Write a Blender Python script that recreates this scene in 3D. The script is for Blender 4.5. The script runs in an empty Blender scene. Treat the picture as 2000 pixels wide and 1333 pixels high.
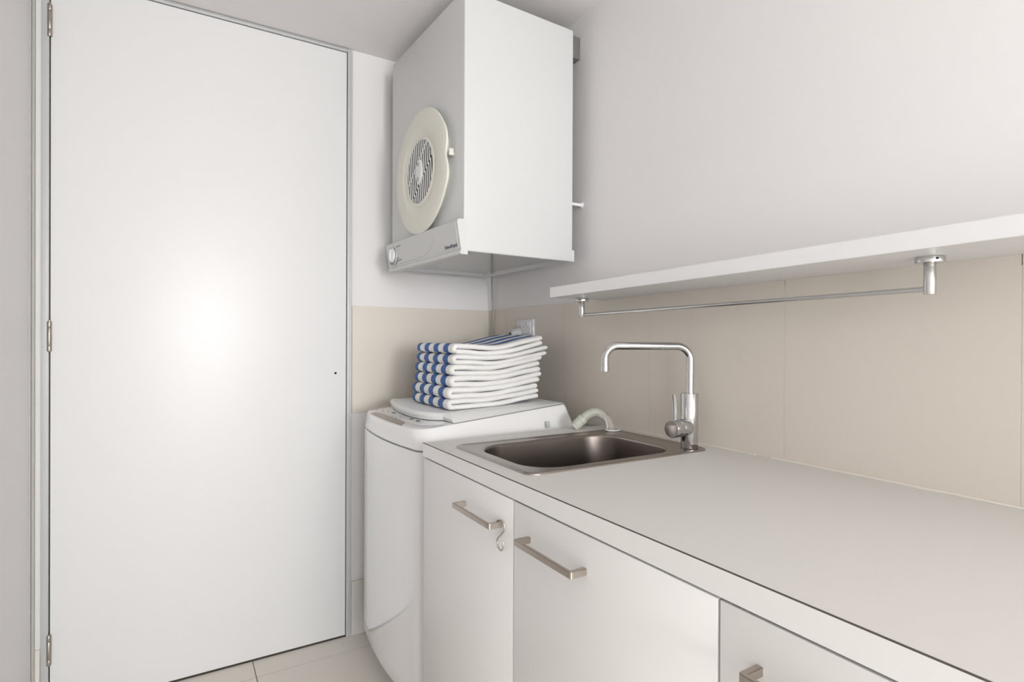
import bpy, bmesh, math, random
from mathutils import Vector, Matrix, noise
random.seed(7)
S = bpy.context.scene
COL = S.collection
PI = math.pi

# ------------------------------------------------------------------ camera
CAM = Vector((-1.17567, -2.12979, 1.12417))
yaw, pitch, roll = 0.54247, -0.003157, 0.004295
f_px = 1094.41
cy_, sy_ = math.cos(yaw), math.sin(yaw)
fwd = Vector((sy_*math.cos(pitch), cy_*math.cos(pitch), math.sin(pitch)))
rt = Vector((cy_, -sy_, 0)); up = rt.cross(fwd)
c_, s_ = math.cos(roll), math.sin(roll)
rt, up = c_*rt + s_*up, -s_*rt + c_*up
cam = bpy.data.cameras.new('camera'); co = bpy.data.objects.new('camera', cam); COL.objects.link(co)
cam.sensor_fit = 'HORIZONTAL'; cam.sensor_width = 36; cam.lens = f_px/2000*36; cam.clip_start = .03
co.matrix_world = Matrix(((rt.x, up.x, -fwd.x, CAM.x), (rt.y, up.y, -fwd.y, CAM.y), (rt.z, up.z, -fwd.z, CAM.z), (0, 0, 0, 1)))
S.camera = co

# ------------------------------------------------------------------ world, light, exposure
w = bpy.data.worlds.new('world'); S.world = w; w.use_nodes = True
w.node_tree.nodes['Background'].inputs[0].default_value = (.86, .92, 1, 1)
w.node_tree.nodes['Background'].inputs[1].default_value = 1.0
vs = S.view_settings
vs.view_transform = 'Standard'; vs.look = 'None'; vs.gamma = 1; vs.exposure = 0.28; vs.use_curve_mapping = False

def area(name, loc, target, sx, sy, power, col):
    l = bpy.data.lights.new(name, 'AREA'); l.shape = 'RECTANGLE'; l.size = sx; l.size_y = sy; l.energy = power; l.color = col
    o = bpy.data.objects.new(name, l); COL.objects.link(o); o.location = loc
    o.rotation_euler = (Vector(target)-Vector(loc)).to_track_quat('-Z', 'Y').to_euler()
    return o
# daylight through the window in the rear wall, behind the camera
area('window_daylight', (-.84, -7.42, 1.42), (-.84, 0, 1.36), 1.06, 1.36, 112, (.955, .98, 1))
# unseen side fill added behind the camera to brighten cabinet fronts and right wall
area('side_fill_light', (-1.52, -3.95, 1.05), (0, -3.5, 1.05), .9, 2.0, 28, (.96, .98, 1))

# ------------------------------------------------------------------ materials
def mat(name, col, rough=.5, metal=0.0, var=0.0, vscale=5, bump=0.0, bscale=200, spec=.5, coat=0.0, aniso=None, alpha=None, trans=0):
    m = bpy.data.materials.new(name); m.use_nodes = True
    nt = m.node_tree; b = nt.nodes['Principled BSDF']
    b.inputs['Base Color'].default_value = (*col, 1); b.inputs['Roughness'].default_value = rough
    b.inputs['Metallic'].default_value = metal; b.inputs['Specular IOR Level'].default_value = spec
    b.inputs['Coat Weight'].default_value = coat; b.inputs['Coat Roughness'].default_value = .05
    if trans: b.inputs['Transmission Weight'].default_value = trans
    tc = nt.nodes.new('ShaderNodeTexCoord')
    n = nt.nodes.new('ShaderNodeTexNoise'); n.inputs['Scale'].default_value = vscale; n.inputs['Detail'].default_value = 4
    nt.links.new(tc.outputs['Object'], n.inputs['Vector'])
    r = nt.nodes.new('ShaderNodeMix'); r.data_type = 'RGBA'
    d = 1-var
    r.inputs[6].default_value = (col[0]*d, col[1]*d, col[2]*d, 1); r.inputs[7].default_value = (min(1, col[0]*(1+var*.4)), min(1, col[1]*(1+var*.4)), min(1, col[2]*(1+var*.4)), 1)
    nt.links.new(n.outputs['Fac'], r.inputs[0]); nt.links.new(r.outputs[2], b.inputs['Base Color'])
    if bump:
        n2 = nt.nodes.new('ShaderNodeTexNoise'); n2.inputs['Scale'].default_value = bscale; n2.inputs['Detail'].default_value = 3
        mp = nt.nodes.new('ShaderNodeMapping')
        if aniso: mp.inputs['Scale'].default_value = aniso
        nt.links.new(tc.outputs['Object'], mp.inputs[0]); nt.links.new(mp.outputs[0], n2.inputs['Vector'])
        bp = nt.nodes.new('ShaderNodeBump'); bp.inputs['Strength'].default_value = bump; bp.inputs['Distance'].default_value = .001
        nt.links.new(n2.outputs['Fac'], bp.inputs['Height']); nt.links.new(bp.outputs[0], b.inputs['Normal'])
    return m
M = dict(
    wall=mat('painted_plaster', (.84, .82, .81), .75, var=.02, vscale=2, bump=.15, bscale=60),
    ceil=mat('ceiling_paint', (.93, .90, .89), .8, var=.02, vscale=2),
    leftw=mat('left_wall_paint', (.93, .905, .90), .55, var=.02, vscale=2),
    tile=mat('beige_glazed_tile', (.74, .68, .60), .34, var=.03, vscale=3, bump=.05, bscale=15),
    grout=mat('grout', (.74, .685, .61), .9),
    floor=mat('floor_tile', (.82, .775, .70), .3, var=.05, vscale=4, bump=.05, bscale=20),
    fgrout=mat('floor_grout', (.42, .37, .31), .9),
    skirt=mat('skirting_tile', (.76, .725, .68), .4, var=.03),
    door=mat('door_lacquer', (.85, .845, .84), .36, var=.01, vscale=1, bump=.03, bscale=12),
    alu=mat('powder_coated_aluminium', (.58, .58, .58), .5, metal=.1, var=.04, vscale=12),
    bead=mat('corner_bead', (.52, .51, .48), .6),
    black=mat('black_gap', (.012, .011, .01), .9),
    hinge=mat('satin_nickel_hinge', (.44, .40, .36), .35, metal=.85, var=.1, vscale=40),
    lam=mat('white_laminate_top', (.745, .73, .70), .5, var=.015, vscale=2, bump=.12, bscale=350),
    cab=mat('white_satin_cabinet', (.89, .875, .855), .34, var=.01, vscale=2),
    carc=mat('cream_carcass', (.80, .74, .62), .6),
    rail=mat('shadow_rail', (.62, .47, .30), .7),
    glue=mat('dark_glue_line', (.10, .085, .07), .7),
    silic=mat('sealant', (.80, .75, .66), .5),
    shelf=mat('shelf_laminate', (.86, .855, .845), .4, var=.01),
    nickel=mat('brushed_nickel', (.49, .44, .39), .32, metal=1, var=.12, vscale=60, bump=.25, bscale=300, aniso=(1, .05, 4)),
    chrome=mat('chrome', (.60, .605, .61), .06, metal=1, var=.02),
    satin=mat('dulled_chrome', (.66, .66, .65), .2, metal=1, var=.1, vscale=90),
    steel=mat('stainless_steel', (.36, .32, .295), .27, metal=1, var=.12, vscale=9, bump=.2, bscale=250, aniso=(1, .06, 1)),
    bowl=mat('shaded_bowl_steel', (.20, .172, .155), .38, metal=1, var=.15, vscale=7, bump=.1, bscale=200),  # darker than the rim steel: shade and dark reflections put into the colour
    white=mat('enamel_white', (.86, .855, .845), .2, var=.01, coat=1.0),
    dryerw=mat('dryer_enamel', (.675, .675, .665), .36, var=.01, spec=.35, coat=.08),
    plast=mat('white_plastic', (.84, .84, .83), .4, var=.02),
    plastg=mat('pale_grey_plastic', (.66, .66, .655), .4, var=.02),
    cream=mat('cream_plastic', (.79, .775, .69), .42, var=.07, vscale=5),
    grille=mat('white_grille', (.80, .80, .78), .45),
    dark=mat('dark_grille_gap', (.10, .095, .085), .7),
    print=mat('grey_print', (.22, .23, .24), .6),
    markg=mat('faint_grey_print', (.42, .42, .42), .6),
    ink=mat('navy_print', (.05, .05, .09), .5),
    smoke=mat('smoked_display', (.36, .31, .28), .2, var=.35, vscale=60),
    bracket=mat('grey_steel_bracket', (.20, .20, .19), .5, metal=.3),
    cord=mat('grey_cord', (.42, .40, .36), .6),
    hose=mat('grey_green_pvc', (.57, .575, .50), .45, var=.04),
    hosew=mat('corrugated_hose', (.66, .635, .58), .45, var=.05, vscale=30),
    outlet=mat('clear_white_plastic', (.74, .72, .76), .15, var=.04, coat=.4),
    plug=mat('dark_plug', (.12, .12, .11), .5),
    terryw=mat('white_terry', (.90, .89, .865), .95, var=.05, vscale=120, bump=.9, bscale=700, spec=.1),
    terryb=mat('blue_terry', (.115, .205, .46), .95, var=.2, vscale=150, bump=.9, bscale=700, spec=.1),
    glass=mat('window_glass', (.95, .97, 1), .02, trans=1),
    frame=mat('window_frame', (.75, .75, .75), .4),
)

# ------------------------------------------------------------------ helpers
def new(): return bmesh.new()
def box(bm, x0, x1, y0, y1, z0, z1, bev=0, seg=2):
    t = bmesh.new()
    vsx = [t.verts.new((x, y, z)) for x in (x0, x1) for y in (y0, y1) for z in (z0, z1)]
    for q in ((0, 1, 3, 2), (4, 6, 7, 5), (0, 4, 5, 1), (2, 3, 7, 6), (0, 2, 6, 4), (1, 5, 7, 3)): t.faces.new([vsx[i] for i in q])
    bmesh.ops.recalc_face_normals(t, faces=t.faces)
    if bev: bmesh.ops.bevel(t, geom=t.edges[:], offset=bev, segments=seg, affect='EDGES', profile=.5)
    me = bpy.data.meshes.new('tmp'); t.to_mesh(me); t.free(); bm.from_mesh(me); bpy.data.meshes.remove(me)
    return bm
def Box(*a, **k): return box(new(), *a, **k)
def loft(bm, rings, closed=True, cap0=True, cap1=True, mats=None):
    R = [[bm.verts.new(p) for p in r] for r in rings]
    n = len(rings[0])
    for i in range(len(R)-1):
        for j in range(n if closed else n-1):
            f = bm.faces.new((R[i][j], R[i][(j+1) % n], R[i+1][(j+1) % n], R[i+1][j]))
            if mats: f.material_index = mats[i]
    if cap0:
        f = bm.faces.new(R[0][::-1])
        if mats: f.material_index = mats[0]
    if cap1:
        f = bm.faces.new(R[-1])
        if mats: f.material_index = mats[-1]
    return bm
def frame_of(d):
    d = d.normalized(); a = Vector((0, 0, 1)) if abs(d.z) < .9 else Vector((1, 0, 0))
    u = d.cross(a).normalized(); return u, d.cross(u).normalized()
def tube(bm, pts, r, n=20, caps=True):
    pts = [Vector(p) for p in pts]; rings = []
    rr = r if isinstance(r, (list, tuple)) else [r]*len(pts)
    if len(rr) < len(pts): rr = list(rr)+[rr[-1]]*(len(pts)-len(rr))
    u = None
    for i, p in enumerate(pts):
        d = (pts[min(i+1, len(pts)-1)]-pts[max(i-1, 0)]).normalized()
        if u is None: u, v = frame_of(d)
        else:
            u = (u-d*u.dot(d)).normalized(); v = d.cross(u).normalized()
        rings.append([p+(u*math.cos(2*PI*k/n)+v*math.sin(2*PI*k/n))*rr[i] for k in range(n)])
    return loft(bm, rings, cap0=caps, cap1=caps)
def cyl(bm, a, b, r, n=32, bev=0):
    a, b = Vector(a), Vector(b)
    if bev:
        d = (b-a).normalized()
        return tube(bm, [a, a+d*.0001, a+d*bev*.3, a+d*bev, b-d*bev, b-d*bev*.3, b-d*.0001, b], [r-bev, r-bev*.9, r-bev*.35, r, r, r-bev*.35, r-bev*.9, r-bev], n)
    return tube(bm, [a, b], r, n)
def smooth_path(P, k=8):
    P = [Vector(p) for p in P]; out = []
    for i in range(len(P)-1):
        p0, p1, p2, p3 = P[max(i-1, 0)], P[i], P[i+1], P[min(i+2, len(P)-1)]
        for j in range(k):
            t = j/k
            out.append(.5*((2*p1)+(p2-p0)*t+(2*p0-5*p1+4*p2-p3)*t*t+(3*p1-p0-3*p2+p3)*t**3))
    out.append(P[-1]); return out
def rrect(x0, x1, y0, y1, r, z, k=8):
    out = []
    for cx, cy, a0 in ((x1-r, y1-r, 0), (x0+r, y1-r, 90), (x0+r, y0+r, 180), (x1-r, y0+r, 270)):
        for j in range(k+1):
            a = math.radians(a0+90*j/k); out.append((cx+r*math.cos(a), cy+r*math.sin(a), z))
    return out
def T(o):
    return Matrix.Translation(o.location) @ o.rotation_euler.to_matrix().to_4x4()
WM = {}
def obj(name, bm, m, parent=None, local=False, label=None, angle=32, origin=None, kind=None):
    bmesh.ops.recalc_face_normals(bm, faces=bm.faces)
    me = bpy.data.meshes.new(name)
    o = bpy.data.objects.new(name, me); COL.objects.link(o)
    if parent is not None:
        if not local: bm.transform(WM[parent.name].inverted())
        o.parent = parent; WM[o.name] = WM[parent.name]
    else:
        if origin is None:
            xs = [v.co for v in bm.verts]
            origin = Vector(((min(v.x for v in xs)+max(v.x for v in xs))/2, (min(v.y for v in xs)+max(v.y for v in xs))/2, min(v.z for v in xs)))
        origin = Vector(origin); bm.transform(Matrix.Translation(-origin)); o.location = origin
        WM[o.name] = Matrix.Translation(origin)
    for p in bm.faces: p.smooth = True
    bm.to_mesh(me); bm.free()
    me.set_sharp_from_angle(angle=math.radians(angle))
    for mm in (m if isinstance(m, list) else [m]): me.materials.append(mm)
    if label: o['label'] = label
    if kind: o['kind'] = kind
    return o
def thing(name, loc, label, cat, rotz=0, group=None):
    o = bpy.data.objects.new(name, None); COL.objects.link(o); o.empty_display_size = .1
    o.location = loc; o.rotation_euler = (0, 0, rotz); o['label'] = label; o['category'] = cat
    if group: o['group'] = group
    WM[o.name] = Matrix.Translation(Vector(loc)) @ Matrix.Rotation(rotz, 4, 'Z')
    return o
def tag(o, label, cat, group=None):
    o['label'] = label; o['category'] = cat
    if group: o['group'] = group
    return o
def struct(name, bm, m, label, parent=None):
    o = obj(name, bm, m, parent, label=label)
    if parent is None: o['kind'] = 'structure'
    return o
def text_bm(body, size, depth=.0004, shear=0.0, track=1.0):
    cu = bpy.data.curves.new('t', 'FONT'); cu.body = body; cu.size = size; cu.extrude = depth; cu.align_x = 'LEFT'; cu.space_character = track; cu.shear = shear; cu.resolution_u = 3
    o = bpy.data.objects.new('t', cu); COL.objects.link(o)
    dg = bpy.context.evaluated_depsgraph_get(); me = bpy.data.meshes.new_from_object(o.evaluated_get(dg))
    bm = bmesh.new(); bm.from_mesh(me); bpy.data.objects.remove(o); bpy.data.meshes.remove(me); bpy.data.curves.remove(cu)
    return bm
def place(bm, origin, ex, ey):
    ex, ey = Vector(ex).normalized(), Vector(ey).normalized(); ez = ex.cross(ey)
    bm.transform(Matrix(((ex.x, ey.x, ez.x, origin[0]), (ex.y, ey.y, ez.y, origin[1]), (ex.z, ey.z, ez.z, origin[2]), (0, 0, 0, 1))))
    return bm

# ------------------------------------------------------------------ the room
XL, YR, ZC = -1.534, -7.50, 2.2136
struct('floor', Box(XL-.1, .1, YR-.1, .1, -.06, -.006), M['fgrout'], 'beige tiled laundry floor')
fl = bpy.data.objects['floor']
jx = [XL, -1.35, -.94, -.53, -.12, 0]; jy = [0, -.107]
while jy[-1] > YR+.41: jy.append(jy[-1]-.41)
jy.append(YR)
for i in range(len(jx)-1):
    for j in range(len(jy)-1):
        g = .0013
        obj('tile', Box(jx[i]+g, jx[i+1]-g, jy[j+1]+g, jy[j]-g, -.006, 0, bev=.0008, seg=1), M['floor'], fl)
struct('ceiling', Box(XL-.1, .1, YR-.1, .1, ZC, ZC+.06), M['ceil'], 'plain off-white ceiling')
wr = struct('wall_right', Box(0, .1, YR, .1, -.01, ZC), M['wall'], 'white painted wall with a beige tiled splashback above the worktop')
bm = new(); box(bm, XL-.1, XL, -3.48, .1, -.01, ZC); box(bm, XL-.1, XL, YR, -4.42, -.01, ZC); box(bm, XL-.1, XL, -4.42, -3.48, 2.08, ZC)  # opening behind the camera is added for the side fill light
struct('wall_left', bm, M['leftw'], 'pale grey painted wall beside the door')
DL, DR, DT = -1.490, -.6225, 2.197
bm = new(); box(bm, DR+.0205, 0, 0, .1, -.01, ZC); box(bm, XL, DL-.022, 0, .1, -.01, ZC)
wb = struct('wall_back', bm, M['wall'], 'white painted wall with a beige tile band beside the door')
# rear wall with the window that lights the room (behind the camera)
bm = new(); WX0, WX1, WZ0, WZ1 = -1.45, -.39, .66, 2.02
box(bm, XL, WX0, YR-.1, YR, 0, ZC); box(bm, WX1, 0, YR-.1, YR, 0, ZC); box(bm, WX0, WX1, YR-.1, YR, 0, WZ0); box(bm, WX0, WX1, YR-.1, YR, WZ1, ZC)
struct('wall_rear', bm, M['wall'], 'white painted rear wall around the window')
bm = new()
for a in ((WX0, WX0+.04, WZ0, WZ1), (WX1-.04, WX1, WZ0, WZ1), (WX0+.04, WX1-.04, WZ0, WZ0+.04), (WX0+.04, WX1-.04, WZ1-.04, WZ1), (-.94, -.90, WZ0+.04, WZ1-.04)):
    box(bm, a[0], a[1], YR-.08, YR-.03, a[2], a[3], bev=.002)
wi = struct('window_1', bm, M['frame'], 'white framed window in the rear wall')
for a in ((WX0+.04, -.94), (-.90, WX1-.04)): obj('pane', Box(a[0], a[1], YR-.058, YR-.052, WZ0+.04, WZ1-.04), M['glass'], wi)

# splashback tiles: children of their walls, joints recessed
def wall_tile(par, a, b, z0, z1, axis):
    g = .0007
    if axis == 'y': bm = Box(-.005, 0, a+g, b-g, z0+g, z1-g, bev=.0007, seg=1)
    else: bm = Box(a+g, b-g, -.005, 0, z0+g, z1-g, bev=.0007, seg=1)
    obj('tile', bm, M['tile'], par)
ty = [0, -.142, -.545, -.955, -1.37, -1.78, -2.19, -2.6, -3.01]
def zs(y): return 1.2507+.0141*(-y-.73)                       # underside of the shelf (it runs a touch out of level)
for i in range(len(ty)-1):
    a, b, g = ty[i+1], ty[i], .0007
    cuts = [b-g, -.7325, a+g] if a < -.7325 < b else [b-g, a+g]
    bm = new()
    top = lambda y: 1.2485 if y > -.14 else (1.2503 if y > -.7326 else zs(y)-.0001)
    loft(bm, [[(-.005, y, .8461), (-.005, y, top(y)), (0, y, top(y)), (0, y, .8461)] for y in cuts])
    bmesh.ops.recalc_face_normals(bm, faces=bm.faces)
    obj('tile', bm, M['tile'], wr)
wall_tile(wb, -.601, -.198, .841, 1.2480, 'x'); wall_tile(wb, -.198, -.005, .841, 1.2480, 'x')
obj('grout_line', Box(-.0044, 0, -3.01, 0, .845, 1.2475), M['grout'], wr, label='beige grout between the splashback tiles')
obj('grout_line', Box(-.600, -.0044, -.0044, 0, .842, 1.247), M['grout'], wb)
# skirting
bs = struct('baseboard_back', Box(-.601, 0, -.008, 0, 0, .204, bev=.001, seg=1), M['skirt'], 'pale skirting tile beneath the white wall')
struct('baseboard_left', Box(-1.5245, -1.5125, -.006, 0, 0, .204, bev=.001, seg=1), M['floor'], 'sliver of beige skirting tile left of the door frame')

# ------------------------------------------------------------------ door and its aluminium frame
d1 = struct('door_1', Box(DL, DR, -.003, .035, .007, DT, bev=.0012), M['door'], 'large plain white flush door, closed')
for z0, z1 in ((2.012, 2.107), (1.082, 1.171), (.152, .241)):
    bm = new(); x = DL-.0015
    h = z1-z0
    for k, (a, b) in enumerate(((0, .2), (.205, .795), (.8, 1))):
        cyl(bm, (x, -.008, z0+a*h), (x, -.008, z0+b*h), .0058, 20, bev=.001)
    cyl(bm, (x, -.008, z1), (x, -.008, z1+.003), .0035, 16); box(bm, x+.002, x+.0058, -.0040, -.0030, z0, z1)
    obj('hinge', bm, M['hinge'], d1, label='satin nickel butt hinge')
bm = new(); cyl(bm, (-.661, -.0045, .995), (-.661, .004, .995), .0042, 20); obj('spindle_hole', bm, M['black'], d1, label='small dark screw hole near the lock edge')
bm = new(); box(bm, DL-.006, DR+.006, .034, .045, 0, DT+.006)  # black sheet added behind the leaf so the gap looks deeply shaded
obj('gap_backing', bm, M['black'], d1, label='black backing sheet that gives the door gap its shade')
bm = new(); box(bm, DR+.0032, DR+.0195, -.007, .034, 0, ZC-.001, bev=.0008); box(bm, DR+.0125, DR+.0200, -.010, -.006, 0, ZC-.001, bev=.0008)
struct('trim_1', bm, M['alu'], 'pale grey aluminium door jamb beside the tile band')
bm = new(); box(bm, DL-.021, DL-.0032, -.007, .034, 0, ZC-.001, bev=.0008)
struct('trim_2', bm, M['alu'], 'grey aluminium hinge-side door jamb')
bm = new(); box(bm, DL-.0028, DR+.0028, -.006, .034, DT+.0030, ZC-.0015, bev=.0006); box(bm, DL-.0028, DR+.0028, -.009, -.005, DT+.0115, ZC-.0035, bev=.0006)
struct('trim_3', bm, M['alu'], 'grey aluminium door head against the ceiling')
bm = new(); box(bm, XL, XL+.0035, -.030, -.001, 0, ZC-.001); box(bm, XL, XL+.0095, -.012, -.0005, 0, ZC-.001, bev=.0015)
struct('trim_4', bm, M['bead'], 'narrow corner bead between the left wall and the door frame')

# ------------------------------------------------------------------ base cabinets
FX = -.62                                  # front face of the doors
doors = [(-.7685, -1.2142), (-1.2184, -1.6852), (-1.6894, -2.157), (-2.160, -2.62)]
def handle_bm(ya, yb, z=.7585):
    bm = new(); h = .0056
    prof = []; X0, X1, t = FX, -.652, .0085; r = .004
    # D-shaped flat bar handle: outline in plan, extruded in z
    def arc(cx, cy, a0, a1, rr, k=5): return [(cx+rr*math.cos(math.radians(a0+(a1-a0)*i/k)), cy+rr*math.sin(math.radians(a0+(a1-a0)*i/k))) for i in range(k+1)]
    out = [(X0, yb)]+[(X1+r, yb)]+arc(X1+r, yb-r, 90, 180, r)[1:]+arc(X1+r, ya+r, 180, 270, r)+[(X0, ya)]
    inn = [(X0, ya+t), (X1+t*.75, ya+t), (X1+t*.75, yb-t), (X0, yb-t)]
    vo = []; vi = []
    for zz in (z-h, z+h):
        vo.append([bm.verts.new((x, y, zz)) for x, y in out]); vi.append([bm.verts.new((x, y, zz)) for x, y in inn])
    n = len(out)
    for j in range(n-1): bm.faces.new((vo[0][j], vo[0][j+1], vo[1][j+1], vo[1][j]))
    for j in range(3): bm.faces.new((vi[0][j], vi[0][j+1], vi[1][j+1], vi[1][j]))
    for k in (0, 1): bm.faces.new(vo[k]+vi[k])
    for k, (a, b) in enumerate(((vo, vi),)):
        bm.faces.new((vo[0][-1], vi[0][0], vi[1][0], vo[1][-1])); bm.faces.new((vo[0][0], vi[0][-1], vi[1][-1], vo[1][0]))
    bmesh.ops.recalc_face_normals(bm, faces=bm.faces)
    bmesh.ops.bevel(bm, geom=[e for e in bm.edges if abs(e.verts[0].co.z-e.verts[1].co.z) < 1e-6 and e.is_manifold and e.calc_face_angle(0) > 1], offset=.0009, segments=2, affect='EDGES')
    return bm
def cabinet(y0, y1, dd, hh, label):
    t = thing('base_cabinet', (-.30, (y0+y1)/2, 0), label, 'cabinet')
    bm = new(); th = .016
    box(bm, -.6, -.008, y1-th, y1, .10, .8185); box(bm, -.6, -.008, y0, y0+th, .10, .8185); box(bm, -.6, -.008, y0+th, y1-th, .10, .116)
    box(bm, -.6, -.5825, (y0+y1)/2-.016, (y0+y1)/2+.016, .116, .8185)
    obj('carcass', bm, M['carc'], t)
    obj('top_rail', Box(-.6, -.582, y0+th, y1-th, .76, .8185), M['rail'], t, label='brownish rail in the gap above the doors')
    obj('plinth', Box(-.55, -.535, y0, y1, 0, .10), M['cab'], t)
    for (a, b), hy in zip(dd, hh):
        d = obj('door', Box(FX, -.6015, b, a, .105, .8155, bev=.0006), M['cab'], t)
        obj('handle', handle_bm(*hy), M['nickel'], d, label='brushed nickel flat bar handle')
    return t
cabinet(-1.6875, -.7670, doors[:2], [(-1.176, -1.0065), (-1.4385, -1.268)], 'white two-door base cabinet under the sink, with an S-hook on its left handle')
cabinet(-2.622, -1.6885, doors[2:], [(-1.906, -1.7375), (-2.40, -2.2315)], 'white base cabinet at the right edge, under the bare worktop')

# worktop with sink cut-out
wt = thing('worktop', (-.31, -1.7, .82), 'long white laminate worktop along the tiled wall, holding the sink', 'worktop')
bm = new(); oy0, oy1 = -2.64, -.7640
O = [(-.6195, oy0), (-.005, oy0), (-.005, oy1), (-.6195, oy1)]; I = [(-.56, -1.19), (-.07, -1.19), (-.07, -.868), (-.56, -.868)]
zz = (.8205, .854)
vo = [[bm.verts.new((*p, z)) for p in O] for z in zz]; vi = [[bm.verts.new((*p, z)) for p in I] for z in zz]
for j in range(4):
    k = (j+1) % 4
    bm.faces.new((vo[0][j], vo[0][k], vo[1][k], vo[1][j])); bm.faces.new((vi[0][j], vi[0][k], vi[1][k], vi[1][j]))
    for q in (0, 1): bm.faces.new((vo[q][j], vo[q][k], vi[q][k], vi[q][j]))
obj('top_panel', bm, M['lam'], wt)
obj('edge_strip', Box(-.6212, -.6195, oy0, oy1+.0005, .8195, .8526), M['cab'], wt, label='white laminate front edge')
obj('glue_line', Box(-.6211, -.6193, oy0, oy1+.0005, .8526, .8541), M['glue'], wt, label='dark line along the front edge')
bm = new(); tube(bm, [(-.0065, -2.64+k*.05, .8552+.0006*math.sin(k*2.1)) for k in range(27)], .0028, 8); tube(bm, [(-.0065, -1.30+k*.05, .8548) for k in range(11)], .0022, 8)
obj('sealant_bead', bm, M['silic'], wt, label='cream sealant along the tiles')

# ------------------------------------------------------------------ sink
sx0, sx1, sy0, sy1 = -.5765, -.049, -1.2065, -.8485
bx0, bx1, by0, by1 = -.5390, -.122, -1.171, -.893
sk = thing('sink', (-.31, -1.03, .854), 'inset stainless steel laundry sink with a dark deep bowl', 'sink')
z0 = .854
def ring(e, z, r=.028): return rrect(sx0+e, sx1-e, sy0+e, sy1-e, r-e*.6, z)
def bring(e, z, r=.075): return rrect(bx0+e, bx1-e, by0+e, by1-e, max(.012, r-e*.7), z)
rings = [ring(0, z0+.0002), ring(.0004, z0+.0022), ring(.002, z0+.0040), ring(.005, z0+.0046), ring(.009, z0+.0036), ring(.013, z0+.0024), ring(.016, z0+.0022)]
rings += [bring(-.010, z0+.0022), bring(-.005, z0+.0018), bring(-.002, z0+.0004), bring(0, z0-.003)]
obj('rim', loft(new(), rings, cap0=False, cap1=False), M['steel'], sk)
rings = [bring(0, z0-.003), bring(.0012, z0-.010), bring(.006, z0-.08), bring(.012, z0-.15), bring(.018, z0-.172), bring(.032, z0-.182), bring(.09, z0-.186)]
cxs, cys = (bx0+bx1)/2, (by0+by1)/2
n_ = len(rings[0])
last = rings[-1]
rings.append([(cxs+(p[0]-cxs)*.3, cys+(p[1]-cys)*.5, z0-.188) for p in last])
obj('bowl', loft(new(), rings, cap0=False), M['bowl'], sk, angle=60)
bm = new(); tube(bm, [(cxs, cys, z0-.1878), (cxs, cys, z0-.1855), (cxs, cys, z0-.1850), (cxs, cys, z0-.1870)], [.042, .040, .034, .030], 32)
obj('drain', bm, M['chrome'], sk, label='chrome waste')

# ------------------------------------------------------------------ mixer tap
zt = z0+.0025
tx, tyy = -.0795, -1.1665
tp = thing('mixer_tap', (tx, tyy, zt), 'chrome square-arched mixer tap at the near corner of the sink', 'tap')
bm = new(); cyl(bm, (tx, tyy, zt), (tx, tyy, .9925), .0212, 48, bev=.0012); obj('body', bm, M['chrome'], tp)
d = Vector((-.8566, .5154, 0)).normalized(); A = Vector((tx+.002, tyy, 0))
P = []
zh = 1.1085; Rb = .034; Lh = .212
P += [A+Vector((0, 0, .992)), A+Vector((0, 0, zh-Rb))]
for k in range(1, 13):
    a = PI/2*k/12; P.append(A+d*(Rb-Rb*math.cos(a))+Vector((0, 0, zh-Rb+Rb*math.sin(a))))
for k in range(0, 13):
    a = PI/2*k/12; P.append(A+d*(Lh-Rb+Rb*math.sin(a))+Vector((0, 0, zh-Rb+Rb*math.cos(a))))
P.append(A+d*Lh+Vector((0, 0, 1.060)))
bm = new(); tube(bm, P, .0094, 28); obj('spout', bm, M['chrome'], tp)
bm = new(); tube(bm, [A+d*Lh+Vector((0, 0, z)) for z in (1.0605, 1.060, 1.0455, 1.045, 1.045, 1.050)], [.0094, .0103, .0103, .0098, .007, .0068], 28); obj('aerator', bm, M['chrome'], tp)
hd = Vector((-1, -.04, 0)).normalized(); H0 = Vector((tx, tyy, .9085))
bm = new(); cyl(bm, H0+hd*.010, H0+hd*.040, .0215, 40, bev=.0008); obj('cartridge_housing', bm, M['chrome'], tp)
bm = new(); cyl(bm, H0+hd*.0408, H0+hd*.0665, .0218, 40, bev=.0012)
kn = obj('handle', bm, M['chrome'], tp)
HL = H0+hd*.0535
bm = new(); tube(bm, [HL+Vector((0, 0, .018)), HL+Vector((0, 0, .04))+hd*.0005, HL+Vector((0, 0, .066))+hd*.0025, HL+Vector((0, 0, .083))+hd*.005, HL+Vector((0, 0, .0835))+hd*.005], [.0045, .0044, .0042, .0044, .0036], 16)
obj('lever', bm, M['chrome'], kn)
bm = new(); cyl(bm, H0+hd*.0660+Vector((0, 0, .011)), H0+hd*.0669+Vector((0, 0, .011)), .0022, 14); obj('indicator_dot', bm, M['print'], kn)

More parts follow.
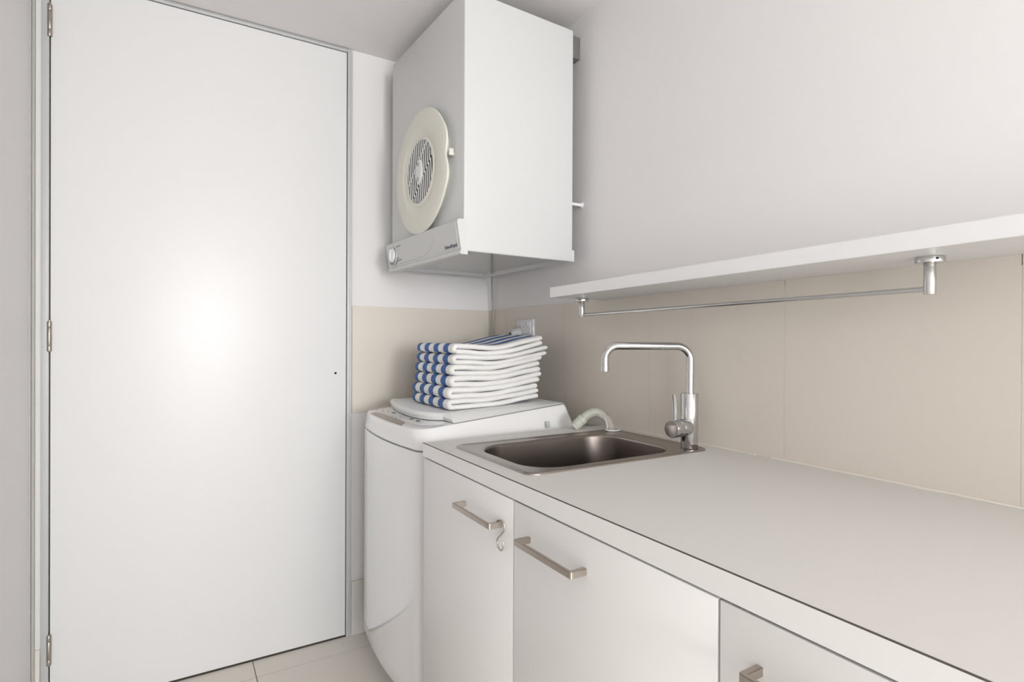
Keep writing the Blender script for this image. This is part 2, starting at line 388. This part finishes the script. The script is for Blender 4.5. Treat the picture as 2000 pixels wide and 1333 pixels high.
# ------------------------------------------------------------------ washing machine
wm = thing('washing_machine', (-.34, -.43, 0), 'white top-loading washing machine between the door wall and the worktop', 'washing machine')
YN, YF, XF, XB = -.7130, -.152, -.600, -.05
def plan(z, e=0, bow=.026, r=.045, yn=YN, yf=YF, xf=XF, xb=XB, zf=None):
    yn, yf, xf, xb = yn+e, yf-e, xf+e, xb-e; pts = []
    N = 24
    def bowx(y):
        u = (y-(yn+yf)/2)/((yf-yn)/2); return -bow*(1-u*u)
    def Z(x): return z if zf is None else zf(x)
    raw = []
    # back-far -> back-near -> front-near (rounded) -> along the bowed front -> front-far (rounded)
    raw += [(xb, yf-.01), (xb, yf-.03)]+[(xb, yf-.03+(yn-yf+.06)*k/6) for k in range(1, 7)]+[(xb, yn+.01), (xb-.01, yn)]
    raw += [(xb-.01+(xf+r-xb+.01)*k/8, yn) for k in range(1, 8)]
    for k in range(9):
        a = math.radians(270-90*k/8); raw.append((xf+r+r*math.cos(a), yn+r+r*math.sin(a)))
    for k in range(1, N):
        y = yn+r+(yf-yn-2*r)*k/N; raw.append((xf, y))
    for k in range(9):
        a = math.radians(180-90*k/8); raw.append((xf+r+r*math.cos(a), yf-r+r*math.sin(a)))
    raw += [(xf+r+(xb-.01-xf-r)*k/8, yf) for k in range(1, 8)]+[(xb-.01, yf)]
    for x, y in raw:
        wgt = max(0, min(1, (xf+.3-x)/.3)); x2 = x+bowx(y)*wgt*wgt
        pts.append((x2, y, Z(x2)))
    return pts
lv = [(.098, .030), (.1015, .012), (.108, .004), (.118, .001), (.16, 0), (.40, 0), (.70, 0), (.806, 0), (.811, .0012), (.8125, .004)]
obj('cabinet_body', loft(new(), [plan(z, e) for z, e in lv]), M['white'], wm, angle=40)
obj('seam_gasket', loft(new(), [plan(.812, .005), plan(.8165, .005)]), M['print'], wm, label='thin dark seam below the top cover')
obj('plinth', loft(new(), [plan(.022, .075), plan(.10, .060)]), M['plastg'], wm)
for fx, fy in ((-.50, -.25), (-.50, -.60), (-.15, -.25), (-.15, -.60)):
    bm = new(); cyl(bm, (fx, fy, 0), (fx, fy, .03), .02, 20, bev=.002); obj('foot', bm, M['print'], wm)
def ztop(x): return .8715+(x+.61)*.092
rings = [plan(.8158, .003), plan(.8170, .0012), plan(.82, 0)]
rings += [plan(0, .001+.002*t_, xb=-.068-.027*t_, yn=YN+.026*t_, yf=YF-.018*t_, zf=lambda x, t_=t_: .822+(ztop(x)-.004-.822)*t_) for t_ in (.1, .4, .7, .95)]
rings += [plan(0, .0045, xb=-.096, yn=YN+.027, yf=YF-.019, zf=lambda x: ztop(x)-.0012), plan(0, .009, xb=-.096, yn=YN+.027, yf=YF-.019, zf=ztop)]
rings += [plan(0, .05, xb=-.096, yn=YN+.027, yf=YF-.019, zf=ztop)]
obj('top_cover', loft(new(), rings), M['white'], wm, angle=35)
# lid with a bowed front lip
def lid_ring(kind):
    out = []
    fr_low = [(-.497, -.150), (-.507, -.185), (-.530, -.30), (-.538, -.40), (-.537, -.50), (-.520, -.566), (-.494, -.610)]
    fr = smooth_path([(a, b, 0) for a, b in fr_low], 5)
    n = len(fr)
    for i, p in enumerate(fr):
        x, y = p.x, p.y
        if kind == 'low': out.append((x, y, ztop(x)+.002))
        elif kind == 'mid': out.append((x-.003, y*.995-.001, ztop(x)+.014))
        elif kind == 'hi': out.append((x+.003, y, .9035+(x+.5)*.03))
        else: out.append((x+.010, y+.002 if y < -.4 else y-.002, .9055+(x+.5)*.03))
    side = {'low': [(-.493, -.678), (-.40, -.680), (-.25, -.681), (-.11, -.681)], 'mid': [(-.4945, -.668), (-.40, -.672), (-.25, -.676), (-.108, -.680)],
            'hi': [(-.487, -.640), (-.40, -.650), (-.25, -.662), (-.108, -.676)], 'top': [(-.480, -.632), (-.40, -.642), (-.25, -.655), (-.112, -.670)]}[kind]
    zt_ = {'low': lambda x: ztop(x)+.0018, 'mid': lambda x: ztop(x)+.001+.35*(.9035+(x+.5)*.035-ztop(x)), 'hi': lambda x: max(ztop(x)+.003, .9035+(x+.5)*.036), 'top': lambda x: max(ztop(x)+.004, .9055+(x+.5)*.036)}[kind]
    for x, y in side: out.append((x, y, zt_(x)))
    far = [(-.11, -.19), (-.25, -.185), (-.40, -.180), (-.475, -.176)]
    for x, y in far: out.append((x, y if kind in ('low', 'mid') else y-.003, zt_(x)))
    return out
obj('lid', loft(new(), [lid_ring(k) for k in ('low', 'mid', 'hi', 'top')]), M['plast'], wm, angle=30)
# printed controls in front of the lid
def on_top(x, y, w, h, t=.0008):
    bm = Box(-w/2, w/2, -h/2, h/2, 0, t, bev=min(w, h)*.2, seg=2)
    bm.transform(Matrix.Translation((x, y, ztop(x)+.0001)) @ Matrix.Rotation(-math.atan(.092), 4, 'Y')); return bm
bm = new(); ra, rb = [], []
fa = smooth_path([(-.609, -.268, 0), (-.612, -.33, 0), (-.6135, -.40, 0), (-.6135, -.49, 0), (-.610, -.570, 0)], 5)
fb = smooth_path([(-.590, -.262, 0), (-.581, -.300, 0), (-.5805, -.38, 0), (-.5815, -.46, 0), (-.586, -.538, 0)], 5)
for a, b in zip(fa, fb): ra.append((a.x, a.y, ztop(a.x)+.0011)); rb.append((b.x, b.y, ztop(b.x)+.0011))
loft(bm, [[a, b, (b[0], b[1], b[2]-.003), (a[0], a[1], a[2]-.003)] for a, b in zip(ra, rb)])
obj('display_window', bm, M['smoke'], wm, label='smoky brown display strip')
for x, y in ((-.549, -.331), (-.530, -.215), (-.550, -.497), (-.549, -.546)):
    bm = on_top(x, y, .009, .022 if y < -.3 else .014, .0015); obj('button', bm, M['print'] if y < -.3 else M['plastg'], wm, label='small oval push button')
bm = new()
for k in range(90):
    y = random.uniform(-.60, -.20); bw = -.03*(1-((y+.4325)/.26)**2)
    x = random.choice((-.545, -.552, -.559, -.566, -.573))
    if min(abs(y+.331), abs(y+.497), abs(y+.546)) < .02: continue
    if y < -.55 and x < -.56: continue
    t_ = on_top(x, y, .0019, random.uniform(.005, .013), .0003)
    me = bpy.data.meshes.new('t'); t_.to_mesh(me); t_.free(); bm.from_mesh(me); bpy.data.meshes.remove(me)
obj('printed_marks', bm, M['markg'], wm, label='faint rows of grey printed marks', kind='stuff')
bm = Box(-.196, -.184, -.7142, -.7085, .853, .872, bev=.002); obj('side_slot', bm, M['alu'], wm, label='small grey slot in the side of the cover')

# ------------------------------------------------------------------ towels
def towel(idx, zb, th, dx, L, label, rise, dy=0):
    NY = 40; y0, y1 = -.598+dy, -.296+dy
    t = th/4.0-.00035                # half thickness of one of the two layers
    x0 = -.468+dx
    cl = []
    zl, zu = zb+t+.0002, zb+th-t-.0002
    rr = (zu-zl)/2; xc = x0+t+rr
    NX = 18
    for k in range(NX+1): cl.append((x0+L*(1-.012*idx % .02)-(L-(xc-x0))*k/NX, zl, -1))
    for k in range(1, 10):
        a = -PI/2-PI*k/10; cl.append((xc+rr*math.cos(a)*1.0, (zl+zu)/2+rr*math.sin(a), 0))
    for k in range(NX+1): cl.append((xc+(L-(xc-x0)+.006*math.sin(idx*2.3))*k/NX, zu, 1))
    def bend(x, y, z, layer):
        u = max(0, (x-x0)/L)
        s = rise[0]*u**rise[2]-rise[1]*math.sin(PI*min(1, u*1.15))**2+rise[3]*(y-y0)*u
        s += .0012*math.sin(u*8+1.0)*min(1, u*4)+layer*.0009*math.sin(u*13+idx*2.1)*min(1, u*4)
        return z+s
    rings = []; mats = []
    for j in range(NY+1):
        u = j/NY; y = y0+(y1-y0)*u
        e = min(y-y0, y1-y); rnd = .0095
        k_ = math.sqrt(max(.02, 1-(max(0, rnd-e)/rnd)**2))
        tt = t*k_
        n = len(cl); left = []; right = []
        for i, (x, z, ly) in enumerate(cl):
            a = cl[max(0, i-1)]; b = cl[min(n-1, i+1)]
            dxx, dzz = b[0]-a[0], b[1]-a[1]; q = math.hypot(dxx, dzz); nx, nz = -dzz/q, dxx/q
            tw = tt
            wob = .0012*math.sin(j*.55+i*.2+idx*3)
            left.append((x+nx*tw, y, bend(x, y, z+nz*tw, ly))); right.append((x-nx*tw+wob*0, y, bend(x, y, z-nz*tw, ly)))
        # rounded free ends
        def endcap(c, ly, sgn):
            out = []
            for a in (-60, -30, 0, 30, 60):
                a = math.radians(a); out.append((c[0]+tt*math.cos(a)*.9, y, bend(c[0], y, c[1]+sgn*tt*math.sin(a), ly)))
            return out
        r_ = left+endcap(cl[-1], 1, -1)+right[::-1]+endcap(cl[0], -1, -1)
        rings.append(r_)
    for j in range(NY):
        s = int((j+.5)/NY*8); mats.append(0 if s % 2 == 0 else 1)
    bm = loft(new(), rings, mats=mats+[mats[-1]], cap0=False, cap1=False)
    bm.verts.ensure_lookup_table(); m_ = 2*n+10; V = bm.verts
    for base, mi in ((0, 0), (NY*m_, 1)):
        for i in range(n-1):
            f = bm.faces.new((V[base+i], V[base+i+1], V[base+2*n+3-i], V[base+2*n+4-i])); f.material_index = mi
        f = bm.faces.new([V[base+k] for k in range(n-1, n+6)]); f.material_index = mi
        f = bm.faces.new([V[base+k] for k in range(2*n+4, 2*n+10)]+[V[base]]); f.material_index = mi
    for v in bm.verts:
        nn = noise.noise_vector(v.co*45+Vector((idx*9, 0, 0)))*.0011
        v.co += Vector((nn.x, nn.y*.8, nn.z*.6))
    o = obj('folded_towel', bm, [M['terryw'], M['terryb']], None, angle=80)
    tag(o, label, 'towel', 'striped towels stacked on the washing machine')
    sd = o.modifiers.new('soften', 'SUBSURF'); sd.levels = 1; sd.render_levels = 1
    return o
ths = [.033, .036, .036, .034, .0325, .0345]
dxs = [-.010, -.009, .001, .003, .010, .011]
names = ['blue and white striped folded towel at the bottom of the stack, resting on the lid',
         'blue and white striped folded towel, second from the bottom of the stack',
         'blue and white striped folded towel, third from the bottom of the stack',
         'blue and white striped folded towel, third from the top of the stack',
         'blue and white striped folded towel just under the topmost one',
         'topmost blue and white striped folded towel, stripes showing on its raised back']
Ls = [.322, .318, .331, .325, .340, .331]; dys = [-.006, -.004, .0, .002, .004, .004]
z = .9093
for i in range(6):
    towel(i, z, ths[i], dxs[i], Ls[i]+.004*math.sin(i*2), names[i], (.021+.0012*i, .0014*i, 2.3+.22*i, (0, 0, 0, 0, .006, .020)[i]), dys[i]); z += ths[i]-.0008

# ------------------------------------------------------------------ wall-mounted dryer (local frame: x depth from the front face, y along the front)
ROT = math.radians(2.5)
DZ0, DZ1 = 1.380, 2.1405
dr = thing('clothes_dryer', (-.4594, -.6701, DZ0), 'white wall-mounted clothes dryer with a round cream door, hung above the towels', 'clothes dryer', ROT)
def L(z): return z-DZ0
W_, D_ = .556, .406
bm = new(); box(bm, 0, D_, 0, W_, 0, L(DZ1), bev=.004, seg=3)
# recessed underside: push an inset of the bottom face up
bm.faces.ensure_lookup_table(); bot = min(bm.faces, key=lambda f: f.calc_center_median().z)
r_ = bmesh.ops.inset_region(bm, faces=[bot], thickness=.012, depth=0); bmesh.ops.translate(bm, verts=bot.verts, vec=(0, 0, .012))
obj('casing', bm, M['dryerw'], dr, local=True)
bm = new(); box(bm, D_-.004, D_+.007, -.0012, W_+.0012, -.0005, .038, bev=.0015)
obj('base_skirt', bm, M['dryerw'], dr, local=True)
# control panel wedge: top leans out
PT, PB = L(1.4715), L(1.3695)
prof = [(.004, PT), (-.016, PT), (-.0215, PT-.004), (-.0225, PT-.010), (-.0105, PB+.018), (-.0085, PB+.014), (-.013, PB+.010), (-.0125, PB+.003), (-.009, PB), (.012, PB), (.012, PB+.012), (.004, PB+.014)]
bm = loft(new(), [[(x, y, z) for x, z in prof] for y in (-.0012, .0002, W_-.0002, W_+.0012)])
pn = obj('control_panel', bm, M['dryerw'], dr, local=True, label='white control panel along the bottom edge')
def pf(y, z, out=0):                       # point on the sloping panel face
    t_ = (z-(PB+.018))/((PT-.010)-(PB+.018)); return Vector((-.0105-.012*t_-out, y, z))
ey = (pf(0, PT-.01)-pf(0, PB+.018)).normalized()
# slightly raised face plate
bm = new(); a = [pf(.012, PB+.020, .0), pf(.012, PT-.012, .0), pf(W_-.02, PT-.012, .0), pf(W_-.02, PB+.020, 0)]
loft(bm, [[p for p in a], [p+Vector((-.0011, 0, 0)) for p in a]]); obj('face_plate', bm, M['plastg'], pn, local=True)
bm = text_bm('Fisher&Paykel', .0150, .0003, shear=.12, track=.96); place(bm, pf(.096, L(1.3935), .0014), (0, -1, 0), ey); obj('lettering', bm, M['ink'], pn, local=True, label='dark maker lettering')
bm = new(); arc = smooth_path([(.150, L(1.4575), 0), (.158, L(1.437), 0), (.185, L(1.411), 0), (.235, L(1.396), 0), (.32, L(1.3915), 0), (.44, L(1.3905), 0)], 6)
tube(bm, [pf(p.x, p.y, .0010) for p in arc], .0011, 6); obj('printed_curve', bm, M['alu'], pn, local=True, label='thin grey curved line')
bm = new(); c0 = pf(.495, L(1.4235), .0008); nn = Vector((-1, 0, 0))
tube(bm, [c0, c0+nn*.004, c0+nn*.0045], [.034, .034, .031], 40); 
obj('dial_ring', bm, M['plastg'], pn, local=True)
bm = new(); 
for k in range(26):
    a = 2*PI*k/26+.1; p = c0+nn*.0048+Vector((0, math.cos(a)*.0300, math.sin(a)*.0300))
    if 1.2 < a % (2*PI) < 1.9: continue
    box(bm, p.x-.0006, p.x+.0012, p.y-.0022, p.y+.0022, p.z-.0030, p.z+.0030)
obj('dial_marks', bm, M['print'], pn, local=True, label='dark marks around the dial')
bm = new(); tube(bm, [c0+nn*.004, c0+nn*.010, c0+nn*.012, c0+nn*.0125], [.0255, .024, .021, .012], 36); box(bm, c0.x-.0165, c0.x-.0115, c0.y-.004, c0.y+.004, c0.z-.020, c0.z+.020, bev=.0015)
obj('dial_knob', bm, M['plast'], pn, local=True, label='white timer dial')
bm = new()
for txt, y, zz_, s in (('I WARM DRY', .462, 1.4475, .0072), ('I', .458, 1.4375, .007), ('AIR', .462, 1.4095, .0065), ('COOL DOWN', .470, 1.4010, .006)):
    t_ = text_bm(txt, s, .0002); place(t_, pf(y, L(zz_), .0013), (0, -1, 0), ey)
    obj('printed_mark', t_, M['print'], pn, local=True)
bm = Box(.006, .030, .006, .016, -.004, .006, bev=.001); obj('panel_clip', bm, M['print'], dr, local=True, label='small dark slot by the front corner')
# round door
CY, CZ, R0 = .258, L(1.6665), .2
def outline(r, x, notch=1.0, n=96):
    out = []
    for k in range(n):
        a = 2*PI*k/n; ca, sa = -math.cos(a), math.sin(a)      # a=0 points to the near (right) side
        dd = (a+PI) % (2*PI)-PI-.06
        nr = r-notch*.0165*math.exp(-(dd/.155)**2)+notch*.0035*math.exp(-((abs(dd)-.36)/.13)**2)
        out.append((x, CY+ca*nr, CZ+sa*nr))
    return out
rg = [outline(R0-.030, -.0005), outline(R0-.028, -.012), outline(R0-.003, -.0165), outline(R0, -.0185), outline(R0-.001, -.0225), outline(R0-.004, -.0240), outline(R0-.03, -.027, .8), outline(R0-.062, -.0275, .3),
      outline(.128, -.0265, 0), outline(.122, -.024, 0), outline(.112, -.0215, 0), outline(.1065, -.026, 0), outline(.1035, -.0265, 0), outline(.101, -.0255, 0), outline(.1005, -.020, 0)]
dd_ = obj('round_door', loft(new(), rg), M['cream'], dr, local=True, angle=40, label='round cream plastic door with a wavy finger notch')
bm = new(); loft(bm, [outline(.1008, -.0190, 0, 64), outline(.1008, -.0215, 0, 64)]); obj('grille_backing', bm, M['dark'], dd_, local=True)
# grille: curved slats in four offset quadrants
bm = new()
RG = .1
def slat(a0, a1, off, ang):
    ca, sa = math.cos(ang), math.sin(ang)
    pts = []
    for k in range(7):
        t_ = a0+(a1-a0)*k/6; bowd = .010*(t_/RG)**2
        u_, v_ = off+bowd*(1 if off >= 0 else -1)*.0, t_
        pts.append((u_*ca-v_*sa, u_*sa+v_*ca))
    rings = []
    for (u_, v_) in pts: rings.append([(-.0232, CY+u_-.0024, CZ+v_), (-.0250, CY+u_-.0024, CZ+v_), (-.0250, CY+u_+.0024, CZ+v_), (-.0232, CY+u_+.0024, CZ+v_)])
    loft(bm, rings)
for k in range(-7, 8):
    off = k*.0142; h = math.sqrt(max(0, RG**2-off**2))
    q1 = .036-off*.6; q0 = -.040-off*.6
    for a, b, sh in ((-h, q0-.0015, .0), (q0+.0015, q1-.0015, .0068), (q1+.0015, h, 0)):
        o2 = off+sh
        if abs(o2) > RG-.003: continue
        h2 = math.sqrt(RG**2-o2**2); a = max(a, -h2); b = min(b, h2)
        if b-a > .004: slat(a, b, o2-.16*0, -.12)
    for q in (q0, q1):
        for o_ in (off, ):
            u_, v_ = o_*math.cos(-.12)-q*math.sin(-.12), o_*math.sin(-.12)+q*math.cos(-.12)
            if (abs(u_)+.009)**2+v_**2 < RG**2: box(bm, -.0251, -.0232, CY+u_-.0018, CY+u_+.0088, CZ+v_-.0022, CZ+v_+.0022)
obj('grille_slats', bm, M['grille'], dd_, local=True, label='white grille slats', kind='stuff')
bm = new(); tube(bm, [(-.016, CY, CZ), (-.026, CY, CZ), (-.0285, CY, CZ), (-.029, CY, CZ)], [.030, .030, .026, .015], 32)
for v in bm.verts: v.co.z = CZ+(v.co.z-CZ)*1.35; v.co.y = CY+(v.co.y-CY)*.85
obj('grille_hub', bm, M['grille'], dd_, local=True)
for sgn in (-1, 1): obj('hub_slot', Box(-.0302, -.0280, CY-.007, CY+.007, CZ+sgn*.024-.006, CZ+sgn*.024+.006, bev=.001), M['markg'], dd_, local=True, label='grey slot in the grille hub')
bm = new(); box(bm, -.014, -.0005, .059, .080, CZ+.008, CZ+.012, bev=.0008); box(bm, -.019, -.0045, .056, .059, CZ+.003, CZ+.023, bev=.0008); box(bm, -.013, -.0005, .0635, .0665, CZ+.004, CZ+.020, bev=.0008)
obj('door_catch', bm, M['cream'], dr, local=True, label='little cream catch beside the door notch')
# bracket and spacer between dryer and wall
br = obj('wall_bracket', Box(-.050, 0, -.619, -.30, 2.072, 2.146, bev=.002), M['bracket'], None); tag(br, 'dark grey steel bracket holding the dryer top off the wall', 'bracket')
bm = new(); cyl(bm, (-.052, -.632, 1.5765), (0, -.632, 1.5765), .0055, 16); cyl(bm, (-.006, -.632, 1.5765), (0, -.632, 1.5765), .009, 16)
tag(obj('spacer_pin', bm, M['plast'], None), 'small white spacer pin between dryer side and wall', 'spacer')

# power cord from the dryer down to the socket
bm = new(); tube(bm, smooth_path([(-.355, -.647, 1.3895), (-.287, -.525, 1.3890), (-.218, -.40, 1.3885), (-.149, -.275, 1.3880), (-.085, -.16, 1.386), (-.035, -.070, 1.3745), (-.020, -.045, 1.350), (-.014, -.040, 1.30), (-.013, -.046, 1.22), (-.013, -.040, 1.10), (-.014, -.06, .98), (-.02, -.09, .94)], 8), [.0021]*36+[.0035]*200, 12)
obj('power_cord', bm, M['cord'], dr, label='grey power cord hanging in the corner')

# power outlet behind the towels
ot = thing('power_outlet', (-.005, -.296, 1.120), 'white wall socket half hidden behind the top towel', 'power outlet')
obj('cover_plate', Box(-.016, -.005, -.359, -.236, 1.125, 1.2015, bev=.003), M['outlet'], ot)
obj('inner_plate', Box(-.019, -.016, -.346, -.248, 1.145, 1.192, bev=.0012), M['plast'], ot)
for y in (-.275, -.322): obj('switch', Box(-.0225, -.019, y-.005, y+.005, 1.177, 1.189, bev=.001), M['plastg'], ot)
for y in (-.270, -.300, -.328): obj('printed_mark', Box(-.0200, -.0188, y-.004, y+.004, 1.1715, 1.1728), M['print'], ot)
pg = thing('plug', (-.03, -.265, 1.13), 'grey plug pushed into the wall socket, behind the stack', 'plug')
bm = new(); tube(bm, [(-.0195, -.262, 1.150), (-.030, -.262, 1.150), (-.046, -.262, 1.147), (-.056, -.262, 1.140)], [.022, .0215, .018, .009], 24); obj('plug_body', bm, M['alu'], pg)
bm = new(); cyl(bm, (-.050, -.262, 1.146), (-.0585, -.262, 1.142), .009, 16); obj('plug_centre', bm, M['plug'], pg, label='dark centre of the plug')

# ------------------------------------------------------------------ shelf and towel rail
bm = new(); X0, X1 = -.200, -.0003
ys = (-.732, -2.62)
r_ = []
for y in ys: r_.append([(X0, y, zs(y)), (X1, y, zs(y)), (X1, y, zs(y)+.0305), (X0, y, zs(y)+.0305)])
loft(bm, r_); bmesh.ops.recalc_face_normals(bm, faces=bm.faces); bmesh.ops.bevel(bm, geom=bm.edges[:], offset=.0008, segments=2, affect='EDGES')
tag(obj('wall_shelf', bm, M['shelf'], None), 'long white floating shelf above the tiled splashback', 'shelf')
RX = -.100; yn_, yf_ = -1.690, -.7615
rl = thing('towel_rail', (RX, (yn_+yf_)/2, 1.2), 'slim chrome towel rail hung under the shelf', 'towel rail')
for y in (yf_, yn_):
    b = zs(y)
    bm = new(); cyl(bm, (RX, y, b-.0105), (RX, y, b), .0212, 36, bev=.0008); fl_ = obj('flange', bm, M['satin'], rl)
    v = Vector((-.65, -.76, 0)).normalized() if y < -1 else Vector((-.8, -.6, 0)).normalized()
    bm = new(); c = Vector((RX, y, b-.005)); cyl(bm, c+v*.0205, c+v*.0217, .0022, 12); obj('set_screw', bm, M['black'], fl_, label='dark set screw')
    bm = new(); cyl(bm, (RX, y, b-.058 if y > -1 else b-.0625), (RX, y, b-.0105), .0088, 28, bev=.0006); obj('post', bm, M['satin'], rl)
bm = new(); cyl(bm, (RX, yf_-.006, zs(yf_)-.0510), (RX, yn_+.006, zs(yn_)-.0535), .0045, 16); obj('bar', bm, M['satin'], rl)

# ------------------------------------------------------------------ S-hook on the left cabinet handle
bm = new()
P = [(-.638, -1.160, .747), (-.637, -1.160, .758), (-.635, -1.166, .7665), (-.632, -1.176, .7675), (-.630, -1.182, .761), (-.631, -1.182, .750), (-.634, -1.175, .740), (-.637, -1.168, .731), (-.637, -1.166, .723), (-.637, -1.172, .7145), (-.637, -1.181, .7120), (-.637, -1.188, .717), (-.637, -1.190, .725), (-.637, -1.189, .731)]
tube(bm, smooth_path([(x+.0075, y-.004, z) for x, y, z in P], 6), .0015, 10)
tag(obj('s_hook', bm, M['nickel'], None), 'small wire S-hook hanging from the left cabinet handle', 'hook')

# ------------------------------------------------------------------ washing machine drain hose, hooked over the sink
dh = thing('drain_hose', (-.10, -.80, .854), 'grey drain hose bent from the washing machine into the sink corner', 'hose')
bm = new(); a, b = Vector((-.143, -.783, .861)), Vector((-.119, -.797, .888))
dn = (b-a).normalized(); tube(bm, [a-dn*.002, a, a+dn*.007, a+dn*.0075, b-dn*.012, b-dn*.0115, b-dn*.004, b], [.0125, .0145, .0145, .0155, .0155, .0165, .0165, .0150], 28); obj('collar', bm, M['hose'], dh)
path = smooth_path([b, (-.105, -.805, .900), (-.090, -.814, .905), (-.078, -.823, .902), (-.070, -.838, .891)], 8)
bm = new(); tube(bm, path, [.0132]*len(path), 24); obj('elbow', bm, M['hose'], dh)
path = smooth_path([(-.082, -.820, .9035), (-.072, -.836, .893), (-.066, -.850, .878), (-.066, -.858, .865), (-.067, -.862, .850), (-.070, -.868, .845)], 20)
rr_ = [.0102+(.0018 if i % 4 in (1, 2) else 0) for i in range(len(path))]
bm = new(); tube(bm, path, rr_, 20); obj('corrugated_hose', bm, M['hosew'], dh, angle=80)
bm = new(); n = 40
tube(bm, [(-.0700+.0225*math.cos(2*PI*k/n), -.872+.020*math.sin(2*PI*k/n), .8596) for k in range(n+1)], .0024, 10, caps=False); obj('hose_ring', bm, M['plast'], dh, label='white plastic ring')
bm = new(); tube(bm, smooth_path([(-.098, -.812, .9145), (-.085, -.824, .912), (-.079, -.838, .899), (-.078, -.852, .880), (-.082, -.862, .860)], 6), .0022, 8); obj('hose_guide', bm, M['plast'], dh)
